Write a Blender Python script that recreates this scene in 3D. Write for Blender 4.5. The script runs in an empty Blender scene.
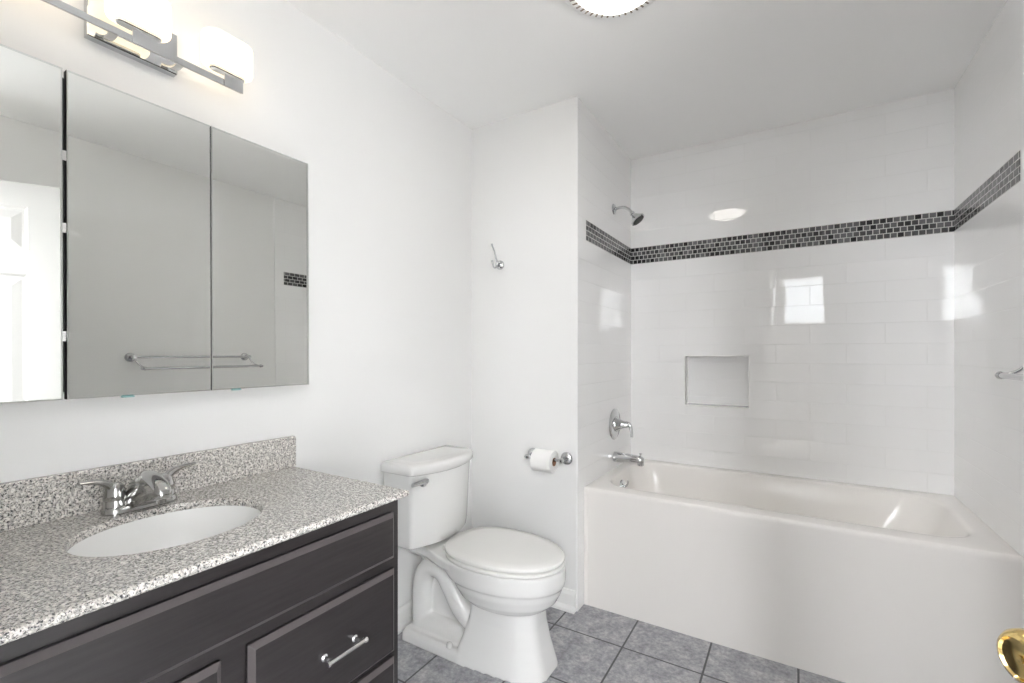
import bpy, bmesh, math, random
from mathutils import Vector, Matrix
random.seed(4)
S = bpy.context.scene
COL = S.collection
PI = math.pi

# ------------------------------------------------------------------ camera, world, lights, exposure
A, B, YB, ZC = 0.619, 2.126, 0.840, 2.44          # tiled recess: left face, right face, back face; ceiling
REAR = -2.01                                       # wall with the doorway the picture was taken from
F_PX = 463.65
cd = bpy.data.cameras.new('camera'); cam = bpy.data.objects.new('camera', cd); COL.objects.link(cam)
cd.sensor_fit = 'HORIZONTAL'; cd.sensor_width = 36.0; cd.lens = 36.0 * F_PX / 1024.0
cd.shift_y = 12.2 / 1024.0; cd.clip_start = 0.02
cam.location = (1.4991, -2.0323, 1.2215); cam.rotation_euler = (PI / 2, 0, 0.5485)
S.camera = cam

w = bpy.data.worlds.new('sky'); S.world = w; w.use_nodes = True
bg = w.node_tree.nodes['Background']; bg.inputs[0].default_value = (0.92, 0.96, 1.0, 1); bg.inputs[1].default_value = 14.0

S.view_settings.view_transform = 'Standard'; S.view_settings.look = 'None'
S.view_settings.exposure = 1.05; S.view_settings.gamma = 1.0; S.view_settings.use_curve_mapping = False
S.cycles.max_bounces = 14; S.cycles.diffuse_bounces = 8; S.cycles.glossy_bounces = 6
S.cycles.sample_clamp_indirect = 6.0; S.cycles.use_denoising = True
S.cycles.caustics_reflective = False; S.cycles.caustics_refractive = False

DOME_E, SHADE_E, SIDE_FILL_W, LEFT_FILL_W, RIGHT_FILL_W = 5.5, 1.0, 570.0, 27.0, 27.0

def area(name, loc, rot, sx, sy, power, col):
    l = bpy.data.lights.new(name, 'AREA'); l.shape = 'RECTANGLE'; l.size = sx; l.size_y = sy; l.energy = power; l.color = col
    o = bpy.data.objects.new(name, l); COL.objects.link(o); o.location = loc; o.rotation_euler = rot
    return o
# added fill lights standing by the unseen windows of the room beyond the doorway
area('side_fill_light', (-0.90, -2.95, 1.5), (0, -PI / 2, 0), 1.3, 1.1, SIDE_FILL_W, (0.96, 0.975, 1.0))
area('left_fill_light', (0.98, -4.15, 2.0), (PI / 2, 0, 0), 0.30, 0.60, LEFT_FILL_W, (0.97, 0.98, 1.0))
area('right_fill_light', (2.515, -4.15, 2.0), (PI / 2, 0, 0), 0.40, 0.60, RIGHT_FILL_W, (0.97, 0.98, 1.0))

# ------------------------------------------------------------------ materials
def mat(name, col, rough=0.5, metal=0.0, spec=0.5, coat=0.0):
    m = bpy.data.materials.new(name); m.use_nodes = True
    b = m.node_tree.nodes['Principled BSDF']
    b.inputs['Base Color'].default_value = (*col, 1); b.inputs['Roughness'].default_value = rough
    b.inputs['Metallic'].default_value = metal; b.inputs['Specular IOR Level'].default_value = spec
    b.inputs['Coat Weight'].default_value = coat; b.inputs['Coat Roughness'].default_value = 0.05
    return m
def nn(m, t, **k):
    n = m.node_tree.nodes.new(t)
    for a, v in k.items(): setattr(n, a, v)
    return n
def ln(m, a, b): m.node_tree.links.new(a, b)
def bsdf(m): return m.node_tree.nodes['Principled BSDF']
def ramp(m, stops, src, interp='LINEAR'):
    r = nn(m, 'ShaderNodeValToRGB'); e = r.color_ramp.elements; r.color_ramp.interpolation = interp
    e[0].position = stops[0][0]; e[0].color = (*stops[0][1], 1)
    e[1].position = stops[-1][0]; e[1].color = (*stops[-1][1], 1)
    for p, c in stops[1:-1]:
        q = e.new(p); q.color = (*c, 1)
    ln(m, src, r.inputs[0]); return r
def coords(m, order='xyz', off=(0, 0, 0), scl=(1, 1, 1)):
    t = nn(m, 'ShaderNodeTexCoord'); s = nn(m, 'ShaderNodeSeparateXYZ'); c = nn(m, 'ShaderNodeCombineXYZ')
    ln(m, t.outputs['Object'], s.inputs[0])
    for i, ch in enumerate(order):
        a = nn(m, 'ShaderNodeMath', operation='SUBTRACT'); a.inputs[1].default_value = off[i]
        ln(m, s.outputs['xyz'.index(ch)], a.inputs[0])
        b = nn(m, 'ShaderNodeMath', operation='MULTIPLY'); b.inputs[1].default_value = scl[i]
        ln(m, a.outputs[0], b.inputs[0]); ln(m, b.outputs[0], c.inputs[i])
    return c.outputs[0]
def noise(m, vec, scale, detail=4, rough=0.55):
    n = nn(m, 'ShaderNodeTexNoise'); n.inputs['Scale'].default_value = scale
    n.inputs['Detail'].default_value = detail; n.inputs['Roughness'].default_value = rough
    ln(m, vec, n.inputs['Vector']); return n
def bump(m, h, strength, dist, normal=None):
    b = nn(m, 'ShaderNodeBump'); b.inputs['Strength'].default_value = strength; b.inputs['Distance'].default_value = dist
    ln(m, h, b.inputs['Height'])
    if normal: ln(m, normal, b.inputs['Normal'])
    return b

def paint(name, col, rough=0.55):
    m = mat(name, col, rough, spec=0.25)
    n = noise(m, coords(m), 260, 3)
    ln(m, bump(m, n.outputs[0], 0.04, 0.002).outputs[0], bsdf(m).inputs['Normal'])
    return m
M_WALL = paint('wall_paint', (0.845, 0.845, 0.84), 0.5)
M_CEIL = paint('ceiling_paint', (0.93, 0.93, 0.925), 0.7)
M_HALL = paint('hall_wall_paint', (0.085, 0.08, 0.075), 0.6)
M_TRIM = mat('trim_paint', (0.88, 0.88, 0.87), 0.3)
M_DOOR = mat('door_paint', (0.62, 0.62, 0.615), 0.35)

def brick(m, vec, bw, rh, mortar, c1, c2, cm, offset=0.5, smooth=0.1, bias=0.0):
    b = nn(m, 'ShaderNodeTexBrick'); b.offset = offset; b.squash = 1.0; b.offset_frequency = 2
    b.inputs['Scale'].default_value = 1.0; b.inputs['Brick Width'].default_value = bw; b.inputs['Row Height'].default_value = rh
    b.inputs['Mortar Size'].default_value = mortar; b.inputs['Mortar Smooth'].default_value = smooth; b.inputs['Bias'].default_value = bias
    b.inputs['Color1'].default_value = (*c1, 1); b.inputs['Color2'].default_value = (*c2, 1); b.inputs['Mortar'].default_value = (*cm, 1)
    ln(m, vec, b.inputs['Vector']); return b
TILT = 0.006
def subway(name, order, xoff):
    m = mat(name, (0.85, 0.85, 0.84), 0.06)
    v = coords(m, order, (xoff, 1.7803 - 40 * 0.1016, 0))
    b = brick(m, v, 0.3085, 0.1016, 0.0013, (0.90, 0.90, 0.90), (0.91, 0.91, 0.91), (0.885, 0.885, 0.88))
    ln(m, b.outputs['Color'], bsdf(m).inputs['Base Color'])
    inv = nn(m, 'ShaderNodeMath', operation='SUBTRACT'); inv.inputs[0].default_value = 1.0; ln(m, b.outputs['Fac'], inv.inputs[1])
    # every tile sits at its own very slight tilt
    k = brick(m, v, 0.3085, 0.1016, 0.0, (0, 0, 0), (1, 1, 1), (0.5, 0.5, 0.5))
    g = nn(m, 'ShaderNodeNewGeometry'); mr = nn(m, 'ShaderNodeMapRange'); mr.inputs['To Min'].default_value = -TILT; mr.inputs['To Max'].default_value = TILT
    ln(m, k.outputs['Color'], mr.inputs['Value'])
    cv = nn(m, 'ShaderNodeVectorMath', operation='SCALE'); cv.inputs[0].default_value = (0.55, 0.55, 1.0); ln(m, mr.outputs[0], cv.inputs['Scale'])
    ad = nn(m, 'ShaderNodeVectorMath', operation='ADD'); ln(m, g.outputs['Normal'], ad.inputs[0]); ln(m, cv.outputs[0], ad.inputs[1])
    no = nn(m, 'ShaderNodeVectorMath', operation='NORMALIZE'); ln(m, ad.outputs[0], no.inputs[0])
    b2 = bump(m, inv.outputs[0], 0.8, 0.0012, no.outputs[0])
    ln(m, b2.outputs[0], bsdf(m).inputs['Normal'])
    r = nn(m, 'ShaderNodeMapRange'); r.inputs['To Min'].default_value = 0.015; r.inputs['To Max'].default_value = 0.2
    ln(m, b.outputs['Fac'], r.inputs['Value']); ln(m, r.outputs[0], bsdf(m).inputs['Roughness'])
    return m
M_TILE_X = subway('subway_tile_back', 'xzy', A + 0.02)
M_TILE_Y = subway('subway_tile_side', 'yzx', YB + 0.05)
def mosaic(name, order, tw=0.0262):
    m = mat(name, (0.1, 0.1, 0.1), 0.12)
    v = coords(m, order, (A, 1.7803, 0))
    b = brick(m, v, tw, 0.0252, 0.0019, (0.012, 0.012, 0.014), (0.16, 0.16, 0.165), (0.62, 0.62, 0.60), 0.43, 0.05, -0.1)
    n = noise(m, coords(m), 90, 3)
    x = nn(m, 'ShaderNodeMix', data_type='RGBA', blend_type='SOFT_LIGHT'); x.inputs[0].default_value = 0.55
    ln(m, b.outputs['Color'], x.inputs[6]); ln(m, n.outputs[0], x.inputs[7]); ln(m, x.outputs[2], bsdf(m).inputs['Base Color'])
    inv = nn(m, 'ShaderNodeMath', operation='SUBTRACT'); inv.inputs[0].default_value = 1.0; ln(m, b.outputs['Fac'], inv.inputs[1])
    ln(m, bump(m, inv.outputs[0], 0.4, 0.0012).outputs[0], bsdf(m).inputs['Normal'])
    return m
M_MOS_X = mosaic('mosaic_back', 'xzy'); M_MOS_Y = mosaic('mosaic_side', 'yzx', 0.042)

def floor_tile():
    m = mat('floor_tile', (0.3, 0.3, 0.32), 0.35)
    v = coords(m, 'xyz', (0.8848 - 10 * 0.3122, -0.1471 - 10 * 0.3122, 0))
    b = brick(m, v, 0.3122, 0.3122, 0.0040, (0.92, 0.92, 0.92), (1, 1, 1), (0, 0, 0), 0.0, 0.15)
    c = coords(m)
    n1 = noise(m, c, 15, 9, 0.72); n2 = noise(m, c, 60, 4, 0.6)
    r = ramp(m, [(0.28, (0.185, 0.185, 0.20)), (0.5, (0.33, 0.332, 0.355)), (0.72, (0.54, 0.535, 0.53))], n1.outputs[0])
    x = nn(m, 'ShaderNodeMix', data_type='RGBA', blend_type='OVERLAY'); x.inputs[0].default_value = 0.45
    ln(m, r.outputs[0], x.inputs[6]); ln(m, n2.outputs[0], x.inputs[7])
    g = nn(m, 'ShaderNodeMix', data_type='RGBA'); ln(m, b.outputs['Fac'], g.inputs[0])
    ln(m, x.outputs[2], g.inputs[6]); g.inputs[7].default_value = (0.075, 0.075, 0.08, 1)
    ln(m, g.outputs[2], bsdf(m).inputs['Base Color'])
    inv = nn(m, 'ShaderNodeMath', operation='SUBTRACT'); inv.inputs[0].default_value = 1.0; ln(m, b.outputs['Fac'], inv.inputs[1])
    b1 = bump(m, n1.outputs[0], 0.12, 0.004)
    ln(m, bump(m, inv.outputs[0], 0.6, 0.002, b1.outputs[0]).outputs[0], bsdf(m).inputs['Normal'])
    return m
M_FLOOR = floor_tile()

def granite():
    m = mat('speckled_granite', (0.5, 0.5, 0.5), 0.16)
    c = coords(m)
    n0 = noise(m, c, 130, 2); n1 = noise(m, c, 225, 3, 0.7); n2 = noise(m, c, 280, 2, 0.6)
    base = ramp(m, [(0.35, (0.36, 0.35, 0.335)), (0.5, (0.60, 0.57, 0.53)), (0.62, (0.86, 0.83, 0.79))], n0.outputs[0])
    dark = ramp(m, [(0.42, (1, 1, 1)), (0.475, (0, 0, 0))], n1.outputs[0])
    x = nn(m, 'ShaderNodeMix', data_type='RGBA'); ln(m, dark.outputs[0], x.inputs[0]); ln(m, base.outputs[0], x.inputs[6]); x.inputs[7].default_value = (0.055, 0.055, 0.06, 1)
    o = nn(m, 'ShaderNodeVectorMath', operation='ADD'); o.inputs[1].default_value = (3.1, 7.7, 1.3); ln(m, c, o.inputs[0]); ln(m, o.outputs[0], n2.inputs['Vector'])
    lite = ramp(m, [(0.575, (0, 0, 0)), (0.63, (1, 1, 1))], n2.outputs[0])
    y = nn(m, 'ShaderNodeMix', data_type='RGBA'); ln(m, lite.outputs[0], y.inputs[0]); ln(m, x.outputs[2], y.inputs[6]); y.inputs[7].default_value = (0.80, 0.79, 0.77, 1)
    ln(m, y.outputs[2], bsdf(m).inputs['Base Color'])
    return m
M_GRAN = granite()

def wood():
    m = mat('espresso_wood', (0.05, 0.04, 0.04), 0.36, coat=0.35); bsdf(m).inputs['Coat Roughness'].default_value = 0.2
    n = noise(m, coords(m, 'xyz', (0, 0, 0), (6, 1.6, 22)), 5, 6, 0.62)
    r = ramp(m, [(0.3, (0.015, 0.0125, 0.013)), (0.7, (0.029, 0.025, 0.026))], n.outputs[0])
    ln(m, r.outputs[0], bsdf(m).inputs['Base Color'])
    return m
M_WOOD = wood()
M_EDGE = mat('paler_wood_edge', (0.095, 0.084, 0.086), 0.4)  # paler tone for the sloped edges of the vanity fronts
M_PORC = mat('white_porcelain', (0.775, 0.775, 0.765), 0.08, coat=0.3)
M_SINK = mat('sink_china', (0.90, 0.90, 0.89), 0.3)
M_SEAT = mat('seat_plastic', (0.79, 0.785, 0.765), 0.22)
M_TUB = mat('tub_acrylic', (0.89, 0.865, 0.835), 0.24)
M_CHROME = mat('chrome', (0.60, 0.61, 0.62), 0.05, 1.0)
M_NICKEL = mat('polished_nickel', (0.50, 0.50, 0.49), 0.12, 1.0)
M_STEEL = mat('satin_steel', (0.86, 0.86, 0.86), 0.22, 1.0)
M_BRASS = mat('polished_brass', (0.80, 0.60, 0.25), 0.14, 1.0)
M_MIRROR = mat('mirror_glass', (0.96, 0.975, 0.95), 0.0, 1.0)
M_BEVEL = mat('mirror_bevel', (0.78, 0.80, 0.78), 0.25, 1.0)
M_CAB = mat('cabinet_enamel', (0.62, 0.62, 0.61), 0.35)
M_DARK = mat('dark_recess', (0.03, 0.03, 0.03), 0.6)
M_PAPER = mat('tissue_paper', (0.87, 0.865, 0.85), 0.95, spec=0.1)
M_CORE = mat('cardboard', (0.36, 0.20, 0.13), 0.9)
M_CAULK = mat('white_caulk', (0.90, 0.90, 0.89), 0.4)
M_SLOT = mat('vent_gap', (0.22, 0.18, 0.15), 0.7)
M_CLEAR = mat('clear_bumper', (0.35, 0.62, 0.62), 0.15)
def emis(name, col, strength, base=(0.9, 0.88, 0.82), rough=0.3):
    m = mat(name, base, rough); b = bsdf(m)
    b.inputs['Emission Color'].default_value = (*col, 1); b.inputs['Emission Strength'].default_value = strength
    return m
M_DOME = emis('lit_dome_glass', (1.0, 0.95, 0.87), DOME_E)
M_SHADE = emis('lit_frosted_glass', (1.0, 0.82, 0.56), SHADE_E, (0.55, 0.53, 0.5))
M_GLASS = mat('window_pane', (0.95, 0.97, 0.97), 0.02); bsdf(M_GLASS).inputs['Transmission Weight'].default_value = 1.0
M_CARPET = paint('hall_carpet', (0.13, 0.12, 0.11), 0.95)

# ------------------------------------------------------------------ mesh helpers
def obj(name, bm, m, parent=None, smooth=False, bevel=0.0, seg=2, angle=40):
    bmesh.ops.recalc_face_normals(bm, faces=bm.faces)
    me = bpy.data.meshes.new(name); bm.to_mesh(me); bm.free()
    if isinstance(m, (list, tuple)):
        for k in m: me.materials.append(k)
    else: me.materials.append(m)
    o = bpy.data.objects.new(name, me); COL.objects.link(o)
    if bevel:
        b = o.modifiers.new('bevel', 'BEVEL'); b.width = bevel; b.segments = seg; b.limit_method = 'ANGLE'; b.angle_limit = math.radians(30)
    if smooth:
        for p in me.polygons: p.use_smooth = True
        e = bmesh.new(); e.from_mesh(me)
        for ed in e.edges:
            if len(ed.link_faces) == 2 and ed.calc_face_angle(0) > math.radians(angle): ed.smooth = False
        e.to_mesh(me); e.free()
    if parent is not None:
        o.parent = parent; o.matrix_parent_inverse = parent.matrix_basis.inverted()
    return o
def tag(o, label, cat, group=None):
    o['label'] = label; o['category'] = cat
    if group: o['group'] = group
    return o
def struct(name, bm, m, parent=None, **k):
    o = obj(name, bm, m, parent, **k)
    if parent is None: o['kind'] = 'structure'
    return o
def thing(name, label, cat, loc=(0, 0, 0), rz=0.0, group=None):
    o = bpy.data.objects.new(name, None); COL.objects.link(o); o.location = loc; o.rotation_euler = (0, 0, rz)
    o.empty_display_size = 0.05
    return tag(o, label, cat, group)
def box(bm, x0, x1, y0, y1, z0, z1, mi=0):
    v = [bm.verts.new((x, y, z)) for x in (x0, x1) for y in (y0, y1) for z in (z0, z1)]
    for q in ((0, 1, 3, 2), (4, 6, 7, 5), (0, 4, 5, 1), (2, 3, 7, 6), (0, 2, 6, 4), (1, 5, 7, 3)):
        f = bm.faces.new([v[i] for i in q]); f.material_index = mi
    return v
def B1(*a): bm = bmesh.new(); box(bm, *a); return bm
def loft(bm, loops, cap0=True, cap1=True, mi=0):
    rows = [[bm.verts.new(p) for p in L] for L in loops]; n = len(rows[0])
    for a, b in zip(rows, rows[1:]):
        for i in range(n):
            f = bm.faces.new((a[i], a[(i + 1) % n], b[(i + 1) % n], b[i])); f.material_index = mi
    if cap0: bm.faces.new(rows[0][::-1]).material_index = mi
    if cap1: bm.faces.new(rows[-1]).material_index = mi
    return rows
def rrect(x0, x1, y0, y1, r, z, k=8, s=10):
    """rounded rectangle loop, constant point count"""
    r = max(r, 1e-4); P = []
    cs = ((x1 - r, y1 - r, 0), (x0 + r, y1 - r, 1), (x0 + r, y0 + r, 2), (x1 - r, y0 + r, 3))
    for i, (cx, cy, q) in enumerate(cs):
        arc = [(cx + r * math.cos(q * PI / 2 + t * PI / 2 / k), cy + r * math.sin(q * PI / 2 + t * PI / 2 / k)) for t in range(k + 1)]
        P += arc
        nx, ny, nq = cs[(i + 1) % 4]
        e = (nx + r * math.cos(nq * PI / 2), ny + r * math.sin(nq * PI / 2))
        for t in range(1, s): P.append((arc[-1][0] + (e[0] - arc[-1][0]) * t / s, arc[-1][1] + (e[1] - arc[-1][1]) * t / s))
    return [(x, y, z) for x, y in P]
def ell(cx, cy, a, b, z, n=64, e=2.0):
    P = []
    for i in range(n):
        t = 2 * PI * i / n; c, s = math.cos(t), math.sin(t)
        P.append((cx + a * math.copysign(abs(c) ** (2 / e), c), cy + b * math.copysign(abs(s) ** (2 / e), s), z))
    return P
def egg(xb, cx, xf, w, z, yc, n=72, eb=2.6, ef=2.0):
    P = []
    for i in range(n):
        t = 2 * PI * i / n; c, s = math.cos(t), math.sin(t); e = ef if c > 0 else eb
        r = (xf - cx) if c > 0 else (cx - xb)
        P.append((cx + r * math.copysign(abs(c) ** (2 / e), c), yc + w * math.copysign(abs(s) ** (2 / e), s), z))
    return P
def lathe(bm, prof, origin, axis, n=40, mi=0):
    """prof: list of (radius, distance along axis)"""
    ax = Vector(axis).normalized(); u = ax.orthogonal().normalized(); v = ax.cross(u); o = Vector(origin)
    loops = [[tuple(o + ax * d + (u * math.cos(2 * PI * i / n) + v * math.sin(2 * PI * i / n)) * max(r, 1e-5)) for i in range(n)] for r, d in prof]
    return loft(bm, loops, mi=mi)
def catmull(P, k=8):
    P = [Vector(p) for p in P]; Q = [2 * P[0] - P[1]] + P + [2 * P[-1] - P[-2]]; out = []
    for i in range(1, len(Q) - 2):
        a, b, c, d = Q[i - 1:i + 3]
        for j in range(k):
            t = j / k
            out.append(0.5 * ((2 * b) + (c - a) * t + (2 * a - 5 * b + 4 * c - d) * t * t + (3 * b - a - 3 * c + d) * t ** 3))
    return out + [P[-1]]
def tube(bm, pts, rad, n=14, k=8, smooth=True, flat=1.0, up=None):
    """tube through pts; rad number or list (interpolated); flat scales the section along the second axis"""
    C = catmull(pts, k) if smooth and len(pts) > 2 else [Vector(p) for p in pts]
    m = len(C)
    def R(i, src):
        if not isinstance(src, (list, tuple)): return src
        f = i / (m - 1) * (len(src) - 1); a = int(min(f, len(src) - 2)); return src[a] + (src[a + 1] - src[a]) * (f - a)
    loops = []; u = None
    for i, p in enumerate(C):
        d = (C[min(i + 1, m - 1)] - C[max(i - 1, 0)]).normalized()
        if u is None: u = (Vector(up).cross(d) if up else d.orthogonal()).normalized()
        u = (u - d * u.dot(d)).normalized(); v = d.cross(u)
        r, fl = R(i, rad), R(i, flat)
        loops.append([tuple(p + u * r * math.cos(2 * PI * j / n) + v * r * fl * math.sin(2 * PI * j / n)) for j in range(n)])
    return loft(bm, loops)
def T1(*a, **k): bm = bmesh.new(); tube(bm, *a, **k); return bm
def L1(*a, **k): bm = bmesh.new(); lathe(bm, *a, **k); return bm
def curved_rect(y0, y1, x0, xs, xm, z, n=16, k=5, r=0.012):
    """plan outline: flat back at x0, sides to xs, bowed front reaching xm; corners rounded by r"""
    P = [(x0, y0), (x0, y1)]
    yc, h = (y0 + y1) / 2, (y1 - y0) / 2
    f = lambda y: xs + (xm - xs) * (1 - ((y - yc) / h) ** 2)
    sl = 2 * (xm - xs) / h
    for sgn in (1, -1):
        ye = yc + sgn * h
        yr = yc + sgn * (h - r)
        arc = []
        p0 = Vector((xs - r, ye)); p1 = Vector((f(ye) , ye)); p2 = Vector((f(yr), yr))
        for t in range(k + 1):
            q = t / k; arc.append(tuple((1 - q) ** 2 * p0 + 2 * q * (1 - q) * p1 + q * q * p2))
        if sgn == 1:
            P += arc
            for t in range(1, n):
                y = yr + (2 * yc - 2 * yr) * t / n; P.append((f(y), y))
        else: P += arc[::-1]
    return [(x, y, z) for x, y in P]

# ------------------------------------------------------------------ the room shell
HX0, HX1, HY = -1.0, 3.3, -4.2
struct('floor', B1(0, B, REAR - 0.12, YB, -0.1, 0), M_FLOOR)
struct('ceiling', B1(-0.1, B + 0.1, REAR - 0.12, YB + 0.15, ZC, ZC + 0.1), M_CEIL)
struct('wall_left', B1(-0.1, 0, REAR - 0.12, YB + 0.15, 0, ZC), M_WALL)
struct('wall_partition', B1(0, A - 0.006, 0, YB + 0.15, 0, ZC), M_WALL)
struct('wall_right', B1(B, B + 0.1, REAR - 0.12, YB + 0.15, 0, ZC), M_WALL)
bm = bmesh.new()
DX0, DX1, DH = 1.27, 2.09, 2.05
box(bm, 0, DX0, REAR - 0.12, REAR, 0, ZC); box(bm, DX1, B, REAR - 0.12, REAR, 0, ZC); box(bm, DX0, DX1, REAR - 0.12, REAR, DH, ZC)
struct('wall_rear', bm, M_WALL)
# tiled faces of the tub recess
struct('wall_tile_left', B1(A - 0.006, A, 0.004, YB, 0.0, ZC), M_TILE_Y)
struct('wall_tile_right', B1(B - 0.005, B, 0.035, YB, 0.0, ZC), M_TILE_Y)
NX0, NX1, NZ0, NZ1, ND = 0.946, 1.278, 0.922, 1.206, 0.09
def niche_wall():
    bm = bmesh.new()
    xs = [A - 0.006, NX0, NX1, B]; zs = [0, NZ0, NZ1, ZC]
    V = {(i, j): bm.verts.new((xs[i], YB, zs[j])) for i in range(4) for j in range(4)}
    for i in range(3):
        for j in range(3):
            if (i, j) != (1, 1): bm.faces.new((V[i, j], V[i + 1, j], V[i + 1, j + 1], V[i, j + 1]))
    W = {(i, j): bm.verts.new((xs[i], YB + ND, zs[j])) for i in (1, 2) for j in (1, 2)}
    bm.faces.new((W[1, 1], W[2, 1], W[2, 2], W[1, 2]))
    r = [(1, 1), (2, 1), (2, 2), (1, 2)]
    for k in range(4):
        p, q = r[k], r[(k + 1) % 4]; bm.faces.new((V[p], V[q], W[q], W[p]))
    # outer shell so the wall has thickness
    yb = YB + 0.15
    O = [bm.verts.new((x, yb, z)) for x, z in ((xs[0], 0), (xs[3], 0), (xs[3], ZC), (xs[0], ZC))]
    bm.faces.new(O)
    ring = [(0, 0), (3, 0), (3, 3), (0, 3)]
    bot = [V[i, 0] for i in range(4)]; top = [V[i, 3] for i in range(4)]; lf = [V[0, j] for j in range(4)]; rt = [V[3, j] for j in range(4)]
    bm.faces.new(bot + [O[1], O[0]]); bm.faces.new(top + [O[2], O[3]]); bm.faces.new(lf + [O[3], O[0]]); bm.faces.new(rt + [O[2], O[1]])
    return bm
struct('wall_tile_back', niche_wall(), M_TILE_X)
bm = bmesh.new()                                                     # thin edging round the shower niche
for x0, x1, z0, z1 in ((NX0 - 0.006, NX1 + 0.006, NZ1, NZ1 + 0.007), (NX0 - 0.006, NX1 + 0.006, NZ0 - 0.007, NZ0), (NX0 - 0.007, NX0, NZ0, NZ1), (NX1, NX1 + 0.007, NZ0, NZ1)):
    box(bm, x0, x1, YB - 0.003, YB + 0.02, z0, z1)
struct('trim_1', bm, M_CAULK, bevel=0.002)
MZ0, MZ1 = 1.7803, 1.8813
struct('trim_2', B1(A - 0.001, B - 0.004, YB - 0.002, YB + 0.004, MZ0, MZ1), M_MOS_X)
struct('trim_3', B1(A - 0.002, A + 0.0015, 0.108, YB - 0.002, MZ0, MZ1), M_MOS_Y)
struct('trim_4', B1(B - 0.0065, B - 0.004, 0.108, YB - 0.002, MZ0, MZ1), M_MOS_Y)
# baseboards with a shoe moulding
def baseboard(name, p, q, nrm):
    prof = [(0, 0), (0.026, 0), (0.026, 0.012), (0.020, 0.022), (0.013, 0.028), (0.013, 0.078), (0.008, 0.088), (0.005, 0.096), (0, 0.098)]
    p, q, nrm = Vector(p), Vector(q), Vector(nrm)
    bm = bmesh.new(); loft(bm, [[tuple(e + nrm * d + Vector((0, 0, z))) for d, z in prof] for e in (p, q)])
    return struct(name, bm, M_TRIM)
baseboard('baseboard_left', (0, -1.06, 0), (0, 0, 0), (1, 0, 0))
baseboard('baseboard_partition', (0.026, 0, 0), (A - 0.006, 0, 0), (0, -1, 0))
baseboard('baseboard_right', (B, REAR, 0), (B, 0.06, 0), (-1, 0, 0))
# door frame lining in the rear doorway
bm = bmesh.new()
box(bm, DX0 - 0.001, DX0 + 0.012, REAR - 0.125, REAR + 0.003, 0, DH); box(bm, DX1 - 0.012, DX1 + 0.001, REAR - 0.125, REAR + 0.003, 0, DH)
box(bm, DX0 + 0.012, DX1 - 0.012, REAR - 0.125, REAR + 0.003, DH - 0.012, DH + 0.001)
struct('trim_5', bm, M_TRIM)
# the room beyond the doorway
struct('floor_hall', B1(HX0, HX1, HY, REAR - 0.12, -0.1, -0.002), M_CARPET)
struct('ceiling_hall', B1(HX0, HX1, HY, REAR - 0.12, ZC, ZC + 0.1), M_CEIL)
struct('wall_hall_right', B1(HX1, HX1 + 0.1, HY, REAR - 0.12, 0, ZC), M_WALL)
bm = bmesh.new()
box(bm, HX0, -0.1, REAR - 0.22, REAR - 0.12, 0, ZC); box(bm, B + 0.1, HX1, REAR - 0.22, REAR - 0.12, 0, ZC)
struct('wall_hall_near', bm, M_WALL)
def wall_hole(name, fixed, lo, hi, z0, z1, a0, a1, ax):
    bm = bmesh.new(); t0, t1 = fixed
    for u0, u1, v0, v1 in ((lo, a0, 0, ZC), (a1, hi, 0, ZC), (a0, a1, 0, z0), (a0, a1, z1, ZC)):
        if ax == 'y': box(bm, u0, u1, t0, t1, v0, v1)
        else: box(bm, t0, t1, u0, u1, v0, v1)
    return struct(name, bm, M_WALL)
WZ0, WZ1 = 1.66, 2.34
WXS = [(0.80, 1.22), (1.34, 1.87), (2.28, 2.75)]                        # row of three high windows, the outer ones added for light and reflections
bm = bmesh.new(); u = HX0
for x0, x1 in WXS + [(HX1, HX1)]:
    box(bm, u, x0, HY - 0.1, HY, 0, ZC)
    if x1 > x0: box(bm, x0, x1, HY - 0.1, HY, 0, WZ0); box(bm, x0, x1, HY - 0.1, HY, WZ1, ZC)
    u = x1
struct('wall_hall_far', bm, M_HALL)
SY0, SY1, SZ0, SZ1 = -3.5, -2.4, 0.85, 2.15
wall_hole('wall_hall_left', (HX0 - 0.1, HX0), HY, REAR - 0.12, SZ0, SZ1, SY0, SY1, 'x')
def window(name, u0, u1, z0, z1, t, ax):
    f = 0.035; um, zm = (u0 + u1) / 2, (z0 + z1) / 2
    def bars(L, d0, d1):
        bm = bmesh.new()
        for a, b, c, d in L:
            if ax == 'y': box(bm, a, b, t + d0, t + d1, c, d)
            else: box(bm, t + d0, t + d1, a, b, c, d)
        return bm
    o = struct(name, bars([(u0, u0 + f, z0, z1), (u1 - f, u1, z0, z1), (u0 + f, u1 - f, z0, z0 + f), (u0 + f, u1 - f, z1 - f, z1)], -0.07, -0.02), M_TRIM)
    obj('mullion', bars([(um - 0.011, um + 0.011, z0 + f, z1 - f), (u0 + f, um - 0.011, zm - 0.011, zm + 0.011), (um + 0.011, u1 - f, zm - 0.011, zm + 0.011)], -0.06, -0.03), M_TRIM, o)
    obj('pane', bars([(u0 + f, u1 - f, z0 + f, z1 - f)], -0.047, -0.043), M_GLASS, o)
for k, (x0, x1) in enumerate(WXS): window('window_%d' % (k + 1), x0, x1, WZ0, WZ1, HY, 'y')
window('window_4', SY0, SY1, SZ0, SZ1, HX0, 'x')  # unseen side window, added along with the side fill light

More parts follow.
